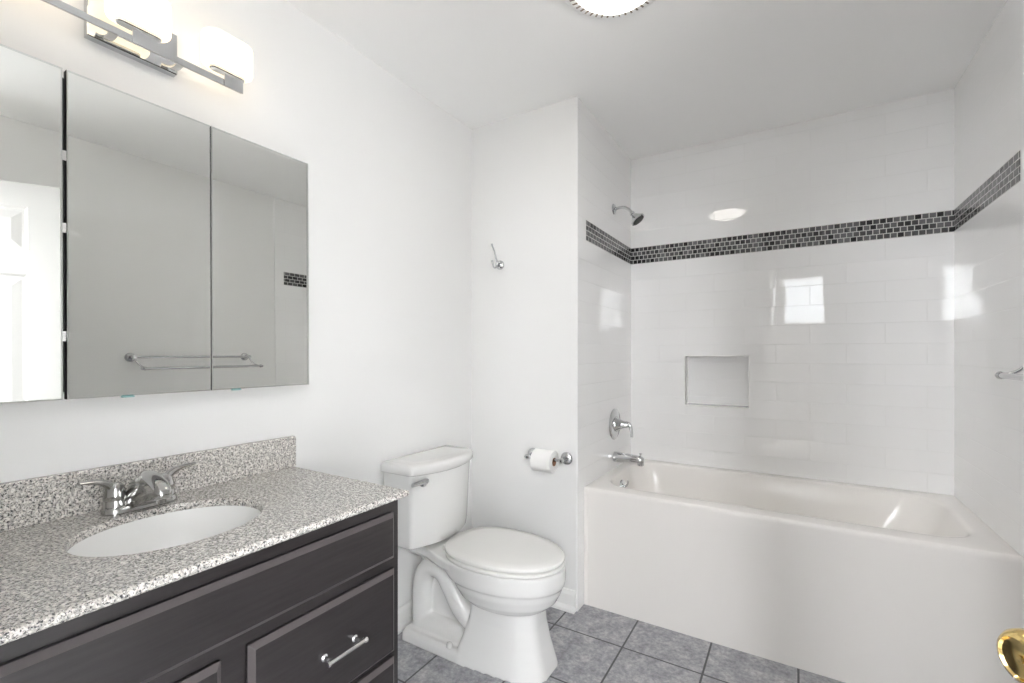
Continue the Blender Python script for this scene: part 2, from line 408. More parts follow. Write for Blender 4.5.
# ------------------------------------------------------------------ open six-panel door with brass knob
def panel_door(wd, ht, th):
    """local x 0..wd from hinge, y -th..0 (0 = face towards the room), z 0..ht"""
    st, mid = 0.11, 0.10; pw = (wd - 2 * st - mid) / 2
    cols = [(st, st + pw), (st + pw + mid, wd - st)]
    rows = [(0.24, 0.80), (0.95, 1.60), (1.70, ht - 0.11)]
    xs = sorted({0, wd, *[v for c in cols for v in c]}); zs = sorted({0, ht, *[v for r in rows for v in r]})
    bm = bmesh.new()
    def face(y, sg):
        for i in range(len(xs) - 1):
            for j in range(len(zs) - 1):
                x0, x1, z0, z1 = xs[i], xs[i + 1], zs[j], zs[j + 1]
                steps = [(0, 0)]
                if (x0, x1) in cols and (z0, z1) in rows: steps = [(0, 0), (0.012, 0.009), (0.022, 0.009), (0.055, 0.002)]
                L = [[(x0 + e, y - sg * d, z0 + e), (x1 - e, y - sg * d, z0 + e), (x1 - e, y - sg * d, z1 - e), (x0 + e, y - sg * d, z1 - e)] for e, d in steps]
                loft(bm, L, cap0=False, cap1=True)
    face(0, 1); face(-th, -1)
    for q in (((0, 0), (0, ht)), ((wd, 0), (wd, ht))):
        pass
    def quad(a, b, c, d): bm.faces.new([bm.verts.new(p) for p in (a, b, c, d)])
    quad((0, 0, 0), (0, -th, 0), (0, -th, ht), (0, 0, ht)); quad((wd, 0, 0), (wd, -th, 0), (wd, -th, ht), (wd, 0, ht))
    quad((0, 0, 0), (wd, 0, 0), (wd, -th, 0), (0, -th, 0)); quad((0, 0, ht), (wd, 0, ht), (wd, -th, ht), (0, -th, ht))
    bmesh.ops.remove_doubles(bm, verts=bm.verts, dist=1e-5)
    return bm
DW = 0.80
edge = Vector((1.7225, -1.272)); dirv = Vector((-0.45, 0.893)).normalized()
hinge = edge - dirv * DW
door = struct('door_1', panel_door(DW, 2.02, 0.035), M_DOOR)
door.location = (hinge.x, hinge.y, 0.010); door.rotation_euler = (0, 0, math.atan2(dirv.y, dirv.x))
# local +y must face the room (towards -x): rotating x to dirv sends +y to (-dirv.y, dirv.x) which points to -x
KX = DW - 0.060; KZ = 0.907
def knob(side):
    s = 1 if side > 0 else -1; y0 = 0 if s > 0 else -0.035
    k = bmesh.new()
    lathe(k, [(0.031, 0), (0.031, 0.004), (0.026, 0.009), (0.013, 0.012), (0.011, 0.022), (0.014, 0.028), (0.024, 0.036), (0.0285, 0.047),
              (0.0275, 0.055), (0.0235, 0.061), (0.020, 0.0625), (0.0185, 0.0600), (0.012, 0.0585), (0.004, 0.0585), (0.0035, 0.0600), (0.0001, 0.0602)], (KX, y0, KZ - 0.01), (0, s, 0), 48)
    o = obj('door_knob', k, M_BRASS, smooth=True); o.parent = door
    o['label'] = 'polished brass round door knob'
knob(1); knob(-1)
for hz in (0.25, 1.0, 1.78):
    h = obj('hinge', L1([(0.006, 0), (0.006, 0.09)], (0.0, 0.006, hz), (0, 0, 1), 16), M_BRASS, smooth=True); h.parent = door

# ------------------------------------------------------------------ bathtub
def tub():
    bm = bmesh.new(); X0, X1, Y1 = A + 0.0003, B - 0.0053, YB - 0.0003
    Zr = 0.572
    def o(y0, z, ins=0.0, r=0.001): return rrect(X0 + ins, X1 - ins, y0, Y1 - ins, r, z)
    L = [o(0.082, 0.0), o(0.082, 0.540), o(0.080, 0.550), o(0.080, 0.560), o(0.082, 0.567), o(0.086, 0.5705), o(0.092, Zr, 0.004, 0.006)]
    def b(x0, x1, y0, y1, r, z): return rrect(x0, x1, y0, y1, r, z)
    L += [b(0.664, 2.070, 0.157, 0.778, 0.157, Zr), b(0.672, 2.062, 0.165, 0.770, 0.15, Zr - 0.0004), b(0.679, 2.054, 0.173, 0.762, 0.145, Zr - 0.003), b(0.685, 2.044, 0.180, 0.755, 0.14, Zr - 0.012),
          b(0.700, 2.015, 0.197, 0.738, 0.14, 0.48), b(0.718, 1.93, 0.222, 0.712, 0.14, 0.35), b(0.738, 1.86, 0.240, 0.694, 0.13, 0.22),
          b(0.765, 1.80, 0.265, 0.668, 0.115, 0.165), b(0.83, 1.72, 0.32, 0.61, 0.09, 0.148)]
    loft(bm, L, cap0=True, cap1=True)
    return bm
T = thing('bathtub', 'glossy white bathtub with a plain front apron set between the tiled walls', 'bathtub', (1.37, 0.46, 0))
obj('tub_shell', tub(), M_TUB, T, smooth=True, angle=35)
# vertical end return of the apron beside the partition
bm = bmesh.new(); box(bm, A + 0.001, A + 0.018, 0.079, 0.0885, 0, 0.545)
obj('apron_end', bm, M_TUB, T, bevel=0.003)
ov = Vector((0.696, 0.432, 0.497)); ovn = Vector((1, 0, 0.14)).normalized()
bm = bmesh.new(); lathe(bm, [(0.038, -0.012), (0.038, 0.004), (0.034, 0.010), (0.022, 0.013), (0.0001, 0.0135)], ov, ovn, 36)
op = obj('overflow_plate', bm, M_CHROME, T, smooth=True)
obj('trip_lever', T1([ov + ovn * 0.012, ov + ovn * 0.028 + Vector((0, 0, 0.012)), ov + ovn * 0.032 + Vector((0, 0, 0.034))], [0.006, 0.005, 0.006]), M_CHROME, op, smooth=True)
obj('drain', L1([(0.034, 0.14), (0.034, 0.150), (0.026, 0.152), (0.012, 0.1545), (0.0001, 0.155)], (0.90, 0.465, 0), (0, 0, 1)), M_CHROME, T, smooth=True)

# ------------------------------------------------------------------ shower fittings on the tiled side wall
SY = 0.51
H = thing('wall_shower', 'chrome shower head on a curved arm above the mosaic band', 'shower', (A, SY, 2.04))
obj('escutcheon', L1([(0.030, 0.0015), (0.030, 0.004), (0.022, 0.010), (0.011, 0.013), (0.011, 0.018)], (A, SY, 2.04), (1, 0, 0)), M_CHROME, H, smooth=True)
obj('shower_arm', T1([(A + 0.004, SY, 2.04), (A + 0.05, SY, 2.043), (A + 0.085, SY, 2.028), (A + 0.108, SY, 2.000)], 0.0085), M_CHROME, H, smooth=True)
hd = Vector((0.62, 0, -0.785)).normalized(); h0 = Vector((A + 0.104, SY, 2.005))
obj('spray_head', L1([(0.010, -0.002), (0.014, 0.002), (0.014, 0.010), (0.011, 0.013), (0.013, 0.018), (0.020, 0.028), (0.034, 0.046), (0.041, 0.053), (0.041, 0.060), (0.038, 0.0625), (0.0001, 0.0625)], h0, hd), M_CHROME, H, smooth=True)
sp = obj('spray_face', L1([(0.034, 0.062), (0.034, 0.0645), (0.030, 0.066), (0.0001, 0.066)], h0, hd), M_DARK, H, smooth=True); sp['label'] = 'dark nozzle face'

V = thing('shower_valve', 'round chrome shower valve with a curved lever on the tiled side wall', 'shower valve', (A, 0.522, 0.822))
vo = Vector((A, 0.522, 0.822))
obj('trim_plate', L1([(0.088, 0.0015), (0.088, 0.005), (0.082, 0.010), (0.050, 0.013), (0.036, 0.014), (0.0001, 0.014)], vo, (1, 0, 0), 56), M_CHROME, V, smooth=True)
obj('valve_cone', L1([(0.044, 0.010), (0.043, 0.016), (0.033, 0.030), (0.020, 0.055), (0.015, 0.076), (0.012, 0.082), (0.0001, 0.083)], vo, (1, 0, 0)), M_CHROME, V, smooth=True)
obj('lever', T1([vo + Vector((0.068, 0, 0.008)), vo + Vector((0.088, -0.002, 0.004)), vo + Vector((0.100, -0.006, -0.022)), vo + Vector((0.106, -0.012, -0.066))], [0.013, 0.011, 0.009, 0.008], flat=[1, 1, 0.8, 0.6]), M_CHROME, V, smooth=True)

P_ = thing('tub_spout', 'chrome tub spout with diverter knob jutting out over the bathtub', 'tub spout', (A, 0.525, 0.635))
so = Vector((A, 0.525, 0.636))
bm = bmesh.new()
def ovl(x, zc, rz, ry): return [(x, so.y + ry * math.cos(2 * PI * i / 32), zc + rz * math.sin(2 * PI * i / 32)) for i in range(32)]
loft(bm, [ovl(A + 0.0015, 0.636, 0.0285, 0.029), ovl(A + 0.020, 0.636, 0.0285, 0.029), ovl(A + 0.070, 0.6365, 0.0255, 0.027), ovl(A + 0.130, 0.636, 0.021, 0.025), ovl(A + 0.158, 0.635, 0.018, 0.023), ovl(A + 0.167, 0.634, 0.012, 0.017), ovl(A + 0.169, 0.634, 0.004, 0.006)])
obj('spout_body', bm, M_CHROME, P_, smooth=True)
obj('spout_outlet', L1([(0.018, 0.0), (0.018, 0.030), (0.015, 0.034), (0.015, 0.032), (0.0001, 0.020)], (A + 0.150, so.y, 0.636), (0, 0, -1), 32), M_CHROME, P_, smooth=True)
obj('diverter_knob', L1([(0.004, 0), (0.004, 0.012), (0.0075, 0.014), (0.0075, 0.021), (0.0001, 0.023)], (A + 0.150, so.y, 0.650), (0, 0, 1), 20), M_CHROME, P_, smooth=True)

# ------------------------------------------------------------------ double towel bar on the right wall (seen whole in the mirrors)
TB = thing('towel_bar', 'chrome double towel bar on the right wall beside the tub', 'towel bar', (B, -0.53, 1.226))
ya, yb_, zu, zl, xu, xl = -0.865, -0.195, 1.226, 1.159, B - 0.062, B - 0.118
for y, s in ((ya, -1), (yb_, 1)):
    ro = obj('rosette', L1([(0.027, 0.0), (0.027, 0.005), (0.022, 0.011), (0.012, 0.016), (0.010, 0.040), (0.012, 0.052), (0.013, 0.062), (0.011, 0.072), (0.0001, 0.075)], (B, y, zu), (-1, 0, 0)), M_CHROME, TB, smooth=True)
    obj('curved_arm', T1([(xu, y, zu - 0.004), (xu - 0.012, y + 0.008 * (1 if s > 0 else 1), zu - 0.030), (xu - 0.030, y + 0.026, zl + 0.012), (xl, y + 0.040, zl)], [0.006, 0.005, 0.005, 0.006]), M_CHROME, TB, smooth=True)
obj('upper_bar', T1([(xu, ya, zu), (xu, yb_, zu)], 0.0075), M_CHROME, TB, smooth=True)
obj('lower_bar', T1([(xl, ya + 0.03, zl), (xl, yb_ + 0.05, zl)], 0.0085), M_CHROME, TB, smooth=True)
for y, s in ((ya + 0.03, -1), (yb_ + 0.05, 1)):
    obj('finial', L1([(0.0085, -0.008), (0.0115, -0.004), (0.0115, 0.003), (0.007, 0.006), (0.0095, 0.012), (0.006, 0.018), (0.0001, 0.019)], (xl, y, zl), (0, s, 0), 24), M_CHROME, TB, smooth=True)

# ------------------------------------------------------------------ robe hook
R = thing('robe_hook', 'small chrome double robe hook high on the white partition wall', 'robe hook', (0.186, 0, 1.683))
ho = Vector((0.186, 0, 1.683))
obj('rosette', L1([(0.024, 0.0), (0.024, 0.004), (0.019, 0.010), (0.011, 0.014), (0.009, 0.028), (0.011, 0.034), (0.0001, 0.036)], ho, (0, -1, 0)), M_CHROME, R, smooth=True)
obj('upper_prong', T1([ho + Vector((0, -0.028, 0)), ho + Vector((0, -0.042, 0.030)), ho + Vector((0, -0.056, 0.062)), ho + Vector((0, -0.078, 0.090))], [0.006, 0.005, 0.0042, 0.0042]), M_CHROME, R, smooth=True)
obj('lower_prong', T1([ho + Vector((0, -0.028, -0.002)), ho + Vector((0, -0.046, -0.020)), ho + Vector((0, -0.064, -0.018)), ho + Vector((0, -0.076, 0.006))], [0.0055, 0.0045, 0.0042, 0.0045]), M_CHROME, R, smooth=True)
for p in ((-0.079, 0.092), (-0.077, 0.008)):
    obj('prong_tip', L1([(0.0001, -0.006), (0.0045, -0.0045), (0.006, 0), (0.0045, 0.0045), (0.0001, 0.006)], ho + Vector((0, p[0], p[1])), (0, -0.5, 0.8), 16), M_CHROME, R, smooth=True)

# ------------------------------------------------------------------ toilet paper holder and roll
HP = thing('toilet_paper_holder', 'chrome two-post toilet paper holder on the partition wall', 'toilet paper holder', (0.47, 0, 0.720))
for x, s in ((0.383, -1), (0.565, 1)):
    obj('post', L1([(0.030, 0.0), (0.030, 0.005), (0.024, 0.011), (0.012, 0.015), (0.0095, 0.045), (0.012, 0.056), (0.012, 0.070), (0.009, 0.076), (0.0001, 0.078)], (x, 0, 0.720), (0, -1, 0)), M_CHROME, HP, smooth=True)
obj('roller', T1([(0.385, -0.063, 0.720), (0.563, -0.063, 0.720)], 0.0075), M_CHROME, HP, smooth=True)
TP = thing('toilet_paper_roll', 'white toilet paper roll hanging on the chrome holder', 'toilet paper', (0.475, -0.063, 0.712))
c0 = Vector((0.427, -0.063, 0.7108)); rr = 0.052; ri = 0.0195
bm = bmesh.new()
def ring(r, x, n=48): return [(x, c0.y + r * math.cos(2 * PI * i / n), c0.z + r * math.sin(2 * PI * i / n)) for i in range(n)]
rows = loft(bm, [ring(ri + 0.001, c0.x), ring(rr - 0.002, c0.x), ring(rr, c0.x + 0.002), ring(rr, c0.x + 0.100), ring(rr - 0.002, c0.x + 0.102), ring(ri + 0.001, c0.x + 0.102)], False, False)
for i in range(48): bm.faces.new((rows[0][i], rows[0][(i + 1) % 48], rows[-1][(i + 1) % 48], rows[-1][i]))
obj('paper', bm, M_PAPER, TP, smooth=True)
bm = bmesh.new()
rows = loft(bm, [ring(ri, c0.x - 0.001), ring(ri, c0.x + 0.103), ring(ri - 0.002, c0.x + 0.103), ring(ri - 0.002, c0.x - 0.001)], False, False)
for i in range(48): bm.faces.new((rows[0][i], rows[0][(i + 1) % 48], rows[-1][(i + 1) % 48], rows[-1][i]))
co = obj('core', bm, M_CORE, TP, smooth=True); co['label'] = 'brown cardboard core'

# ------------------------------------------------------------------ toilet
TY = -0.440
TO = thing('toilet', 'white two-piece toilet with closed lid between the vanity and the partition', 'toilet', (0.40, TY, 0))
def rr_(x0, x1, w, r, z): return rrect(x0, x1, TY - w, TY + w, r, z)
bm = bmesh.new()
# bowl
loft(bm, [egg(0.40, 0.50, 0.640, 0.095, 0.222, TY), egg(0.36, 0.49, 0.684, 0.134, 0.240, TY), egg(0.325, 0.48, 0.716, 0.158, 0.268, TY), egg(0.30, 0.475, 0.734, 0.171, 0.302, TY),
          egg(0.285, 0.47, 0.740, 0.174, 0.325, TY), egg(0.262, 0.47, 0.748, 0.182, 0.333, TY), egg(0.240, 0.47, 0.752, 0.184, 0.350, TY), egg(0.230, 0.47, 0.752, 0.184, 0.393, TY), egg(0.232, 0.47, 0.749, 0.181, 0.400, TY)])
# front pedestal column, flared at the floor
def prow(xb, wb, xm, wm, xf, wf, r, z):
    C = [Vector(p) for p in ((xf, TY - wf), (xf, TY + wf), (xm, TY + wm), (xb, TY + wb), (xb, TY - wb), (xm, TY - wm))]; P = []
    for i, c in enumerate(C):
        p = (C[i - 1] - c).normalized() * r; q = (C[(i + 1) % 6] - c).normalized() * r
        for t in range(7):
            t /= 6; P.append(tuple((1 - t) ** 2 * (c + p) + 2 * t * (1 - t) * c + t * t * (c + q)) + (z,))
    return P
loft(bm, [prow(0.335, 0.156, 0.610, 0.128, 0.708, 0.066, 0.026, 0.0), prow(0.342, 0.148, 0.606, 0.122, 0.700, 0.063, 0.025, 0.03), prow(0.365, 0.130, 0.598, 0.109, 0.678, 0.058, 0.024, 0.10),
          prow(0.388, 0.115, 0.590, 0.101, 0.662, 0.054, 0.023, 0.17), prow(0.40, 0.106, 0.585, 0.097, 0.654, 0.052, 0.022, 0.27)])
# rear foot, spine and deck
loft(bm, [rr_(0.055, 0.385, 0.152, 0.022, 0.0), rr_(0.055, 0.385, 0.148, 0.022, 0.030), rr_(0.064, 0.385, 0.136, 0.020, 0.046)])
loft(bm, [rr_(0.075, 0.46, 0.050, 0.02, 0.03), rr_(0.075, 0.46, 0.045, 0.02, 0.36)])
def deck(i, z):
    h = [(0.030, 0.098), (0.10, 0.102), (0.17, 0.116), (0.25, 0.146), (0.33, 0.168), (0.42, 0.170)]
    P = [(x + (i if k == 0 else 0), TY - y + i, z) for k, (x, y) in enumerate(h)]
    return P + [(x, 2 * TY - y, z) for x, y, z in P[::-1]]
loft(bm, [deck(0.02, 0.345), deck(0.006, 0.362), deck(0.0, 0.370), deck(0.0, 0.396), deck(0.004, 0.401)])
for s in (-1, 1):                                                     # trapway loop showing on each flank
    y = TY + s * 0.066
    tube(bm, [(0.46, y, 0.115), (0.395, y, 0.130), (0.325, y, 0.175), (0.275, y, 0.245), (0.230, y, 0.300), (0.170, y, 0.310), (0.125, y, 0.270), (0.108, y, 0.190), (0.108, y, 0.100), (0.108, y, 0.03)], 0.044, n=20)
    tube(bm, [(0.108, y, 0.062), (0.25, y, 0.060), (0.40, y, 0.062)], 0.046, n=16)
bowl = obj('bowl', bm, M_PORC, TO)
rm = bowl.modifiers.new('remesh', 'REMESH'); rm.mode = 'VOXEL'; rm.voxel_size = 0.0045; rm.use_smooth_shade = True
sm = bowl.modifiers.new('smooth', 'SMOOTH'); sm.factor = 0.5; sm.iterations = 4
for s in (-1, 1):
    obj('bolt_cap', L1([(0.013, 0.0), (0.013, 0.008), (0.010, 0.015), (0.005, 0.018), (0.0001, 0.019)], (0.312, TY + s * 0.132, 0.043), (0, 0, 1), 24), M_PORC, TO, smooth=True)
def crect(w, x0, xs, xm, z, r=0.014): return curved_rect(TY - w, TY + w, x0, xs, xm, z, r=r)
bm = bmesh.new()
loft(bm, [crect(0.182, 0.022, 0.146, 0.198, 0.413), crect(0.190, 0.018, 0.154, 0.208, 0.419), crect(0.193, 0.016, 0.158, 0.213, 0.450), crect(0.203, 0.014, 0.168, 0.226, 0.7225)])
obj('tank', bm, M_PORC, TO, smooth=True, angle=50)
bm = bmesh.new()
loft(bm, [crect(0.209, 0.010, 0.174, 0.234, 0.7235), crect(0.213, 0.008, 0.178, 0.239, 0.728), crect(0.213, 0.008, 0.178, 0.239, 0.755), crect(0.209, 0.012, 0.173, 0.234, 0.764), crect(0.199, 0.02, 0.162, 0.223, 0.769), crect(0.15, 0.05, 0.14, 0.18, 0.7705)])
obj('tank_lid', bm, M_PORC, TO, smooth=True, angle=50)
fl = Vector((0.186, TY - 0.150, 0.688))
bm = bmesh.new(); lathe(bm, [(0.017, -0.004), (0.017, 0.006), (0.013, 0.012), (0.009, 0.016), (0.0001, 0.017)], fl, (1, -0.12, 0), 28)
tube(bm, [fl + Vector((0.010, 0.004, 0.006)), fl + Vector((0.020, -0.024, 0.011)), fl + Vector((0.016, -0.076, 0.010))], [0.017, 0.012, 0.011], flat=[0.8, 0.8, 0.7])
f_ = obj('flush_lever', bm, M_CHROME, TO, smooth=True); f_['label'] = 'chrome flush lever'
def lids(z0, z1, xf, w, xb, ins):
    e = 0.003
    return [egg(xb + ins + e, 0.475, xf - ins - e, w - ins - e, z0, TY), egg(xb + ins, 0.475, xf - ins, w - ins, z0 + e, TY), egg(xb + ins, 0.475, xf - ins, w - ins, z1 - e, TY), egg(xb + ins + e, 0.475, xf - ins - e, w - ins - e, z1, TY)]
bm = bmesh.new(); loft(bm, lids(0.4035, 0.4165, 0.748, 0.186, 0.252, 0))
obj('seat', bm, M_SEAT, TO, smooth=True, angle=60)
bm = bmesh.new(); L = lids(0.4215, 0.438, 0.746, 0.184, 0.246, 0); L += [egg(0.29, 0.475, 0.705, 0.145, 0.442, TY), egg(0.37, 0.475, 0.61, 0.07, 0.4435, TY)]; loft(bm, L)
obj('seat_lid', bm, M_SEAT, TO, smooth=True, angle=60)
for s in (-1, 1):
    obj('seat_hinge', B1(0.238, 0.270, TY + s * 0.070 - 0.018, TY + s * 0.070 + 0.018, 0.398, 0.4225), M_SEAT, TO, bevel=0.005, seg=3)

# ------------------------------------------------------------------ vanity cabinet
CY0, CY1, CT = REAR + 0.004, -1.049, 0.814
VC = thing('vanity_cabinet', 'dark espresso wood vanity cabinet under the granite countertop', 'cabinet', (0.26, -1.53, 0))
FX, GX = 0.508, 0.526                                                # face frame, front of doors and drawers
bm = bmesh.new()
box(bm, 0.004, 0.016, CY0, CY1, 0.095, CT); box(bm, FX - 0.02, FX, CY0, CY1, 0.095, CT); box(bm, 0.016, FX - 0.02, CY0, CY0 + 0.016, 0.095, CT)
box(bm, 0.016, FX - 0.02, CY1 - 0.016, CY1, 0.095, CT); box(bm, 0.016, FX - 0.02, CY0 + 0.016, CY1 - 0.016, 0.095, 0.111); box(bm, 0.004, 0.43, CY0 + 0.01, CY1 - 0.01, 0.0, 0.095)
obj('carcass', bm, M_WOOD, VC, bevel=0.002)
def front(name, y0, y1, z0, z1, raised=False):
    bm = bmesh.new(); e = 0.012
    L = [rrect(y0, y1, z0, z1, 0.001, FX + 0.0003, 1, 2), rrect(y0, y1, z0, z1, 0.001, GX - 0.010, 1, 2), rrect(y0 + e, y1 - e, z0 + e, z1 - e, 0.001, GX, 1, 2)]
    if raised:
        q = 0.058
        L += [rrect(y0 + q, y1 - q, z0 + q, z1 - q, 0.001, GX, 1, 2), rrect(y0 + q + 0.006, y1 - q - 0.006, z0 + q + 0.006, z1 - q - 0.006, 0.001, GX - 0.008, 1, 2)]
    loft(bm, [[(p[2], p[0], p[1]) for p in l] for l in L])
    bmesh.ops.recalc_face_normals(bm, faces=bm.faces)
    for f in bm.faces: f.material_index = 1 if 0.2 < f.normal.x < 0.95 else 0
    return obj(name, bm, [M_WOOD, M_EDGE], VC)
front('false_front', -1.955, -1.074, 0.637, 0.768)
def pull(parent, y0, y1, z, vertical=None):
    bm = bmesh.new()
    if vertical: a, b = (GX + 0.030, vertical, y0), (GX + 0.030, vertical, y1)
    else: a, b = (GX + 0.030, y0, z), (GX + 0.030, y1, z)
    a, b = Vector(a), Vector(b); d = (b - a).normalized()
    tube(bm, [a - d * 0.012, b + d * 0.012], 0.0055, n=16)
    for e, s in ((a, -1), (b, 1)):
        lathe(bm, [(0.0055, -0.004), (0.0075, -0.002), (0.0075, 0.004), (0.0001, 0.005)], e + d * s * 0.010, d * s, 16)
        lathe(bm, [(0.009, 0.0), (0.009, 0.003), (0.005, 0.006), (0.004, 0.020), (0.005, 0.031)], (GX, e.y, e.z), (1, 0, 0), 16)
    o = obj('handle', bm, M_STEEL, parent, smooth=True); o['label'] = 'bright satin steel bar pull'
for z0, z1 in ((0.370, 0.607), (0.112, 0.355)):
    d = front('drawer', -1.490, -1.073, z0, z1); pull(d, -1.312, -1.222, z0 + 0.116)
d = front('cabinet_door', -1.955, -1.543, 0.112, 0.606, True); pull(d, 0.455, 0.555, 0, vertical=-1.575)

# ------------------------------------------------------------------ granite countertop, sink, faucet
SX, SYC, SA, SB = 0.279, -1.526, 0.155, 0.183                        # sink opening centre and half axes
CO = thing('countertop', 'grey speckled granite countertop with backsplash on the vanity', 'countertop', (0.28, -1.53, CT))
def slab():
    bm = bmesh.new(); x0, x1, y0, y1, zt, zb = 0.003, 0.556, REAR + 0.003, -1.053, 0.832, CT
    N = 96
    def outer(ins, z):
        X0, X1, Y0, Y1 = x0, x1 - ins, y0, y1 - ins; P = []
        for i in range(N):
            t = 2 * PI * i / N; c, s = math.cos(t), math.sin(t)
            # ray from the sink centre to the slab edge
            k = min([((X1 if c > 0 else X0) - SX) / c if abs(c) > 1e-9 else 9, ((Y1 if s > 0 else Y0) - SYC) / s if abs(s) > 1e-9 else 9])
            P.append([SX + k * c, SYC + k * s, z])
        for cx, cy in ((X0, Y0), (X0, Y1), (X1, Y0), (X1, Y1)):       # snap the nearest ray to each corner
            j = min(range(N), key=lambda i: (P[i][0] - cx) ** 2 + (P[i][1] - cy) ** 2); P[j] = [cx, cy, z]
        return [tuple(p) for p in P]
    def hole(e, z): return ell(SX, SYC, SA + e, SB + e, z, N)
    L = [hole(0, zb), outer(0.004, zb), outer(0, zb + 0.005), outer(0, zt - 0.006), outer(0.002, zt - 0.002), outer(0.006, zt), hole(0.004, zt), hole(0.001, zt - 0.0015), hole(0, zt - 0.005)]
    rows = loft(bm, L, False, False)
    for i in range(N): bm.faces.new((rows[-1][i], rows[-1][(i + 1) % N], rows[0][(i + 1) % N], rows[0][i]))
    return bm
obj('slab', slab(), M_GRAN, CO, smooth=True, angle=25)
obj('backsplash', B1(0.002, 0.022, REAR + 0.003, -1.050, 0.832, 0.936), M_GRAN, CO, bevel=0.002)
SK = thing('sink', 'white oval undermount sink basin set into the granite countertop', 'sink', (SX, SYC, 0.68))
bm = bmesh.new(); N = 72
prof = [(0.022, 0.797), (0.022, CT - 0.0005), (0.003, CT - 0.0005), (0.001, 0.800), (-0.004, 0.765), (-0.016, 0.715), (-0.040, 0.685), (-0.070, 0.676), (-0.088, 0.674)]
inner = [ell(SX, SYC, SA + e, SB + e, z, N) for e, z in prof]
outer = [ell(SX, SYC, max(SA + e, 0.02) + 0.012, SB + e + 0.012, z - 0.012, N) for e, z in [(-0.086, 0.674), (-0.040, 0.683), (-0.014, 0.713), (0.0, 0.765), (0.008, 0.795)]]
loft(bm, outer + inner)
obj('basin', bm, M_SINK, SK, smooth=True, angle=50)
obj('drain', L1([(0.020, 0.670), (0.020, 0.678), (0.015, 0.6795), (0.011, 0.682), (0.0001, 0.684)], (SX, SYC, 0), (0, 0, 1), 28), M_NICKEL, SK, smooth=True)

FA = thing('faucet', 'nickel two-handle faucet behind the oval sink', 'faucet', (0.098, -1.522, 0.832))
FXc, FYc, FZ = 0.079, -1.519, 0.832
bm = bmesh.new(); e = 0.0
loft(bm, [rrect(FXc - 0.025, FXc + 0.027, FYc - 0.079, FYc + 0.079, 0.025, FZ + 0.0005), rrect(FXc - 0.025, FXc + 0.027, FYc - 0.079, FYc + 0.079, 0.025, FZ + 0.012), rrect(FXc - 0.022, FXc + 0.022, FYc - 0.075, FYc + 0.075, 0.021, FZ + 0.018)])
obj('base_plate', bm, M_NICKEL, FA, smooth=True)
bm = bmesh.new()                                                       # humped spout running out over the basin
def sec(x, zt, zb, wt, wb):
    P = []
    for i in range(28):
        t = 2 * PI * i / 28; c, s = math.cos(t), math.sin(t); zz = (zt + zb) / 2 + (zt - zb) / 2 * s
        ww = wb + (wt - wb) * (s + 1) / 2; P.append((x, FYc + ww * math.copysign(abs(c) ** (0.8 if s > 0 else 0.22), c), zz))
    return P
loft(bm, [sec(FXc - 0.025, FZ + 0.034, FZ + 0.010, 0.010, 0.034), sec(FXc - 0.014, FZ + 0.066, FZ + 0.008, 0.013, 0.044), sec(FXc + 0.008, FZ + 0.088, FZ + 0.008, 0.016, 0.048), sec(FXc + 0.026, FZ + 0.097, FZ + 0.009, 0.018, 0.045),
          sec(FXc + 0.058, FZ + 0.100, FZ + 0.020, 0.021, 0.031), sec(FXc + 0.090, FZ + 0.094, FZ + 0.031, 0.022, 0.022), sec(FXc + 0.115, FZ + 0.082, FZ + 0.037, 0.021, 0.019), sec(FXc + 0.132, FZ + 0.068, FZ + 0.041, 0.017, 0.015), sec(FXc + 0.137, FZ + 0.058, FZ + 0.046, 0.010, 0.009)])
obj('spout', bm, M_NICKEL, FA, smooth=True)
obj('aerator', L1([(0.0095, 0), (0.0095, 0.012), (0.007, 0.0125)], (FXc + 0.116, FYc, FZ + 0.042), (0, 0, -1), 20), M_NICKEL, FA, smooth=True)
for s in (-1, 1):
    c = Vector((FXc, FYc + s * 0.052, FZ))
    bm = bmesh.new()
    lathe(bm, [(0.024, 0.012), (0.024, 0.030), (0.0225, 0.032), (0.0225, 0.034), (0.0235, 0.036), (0.022, 0.048), (0.018, 0.064), (0.012, 0.073), (0.0001, 0.076)], c, (0, 0, 1), 32)
    tube(bm, [c + Vector((0.002, s * 0.0, 0.058)), c + Vector((0.002, s * 0.018, 0.076)), c + Vector((0.004, s * 0.040, 0.085)), c + Vector((0.008, s * 0.070, 0.089))], [0.013, 0.011, 0.0085, 0.0075], flat=[0.9, 0.8, 0.65, 0.5], up=(0, 0, 1))
    obj('lever_handle', bm, M_NICKEL, FA, smooth=True)

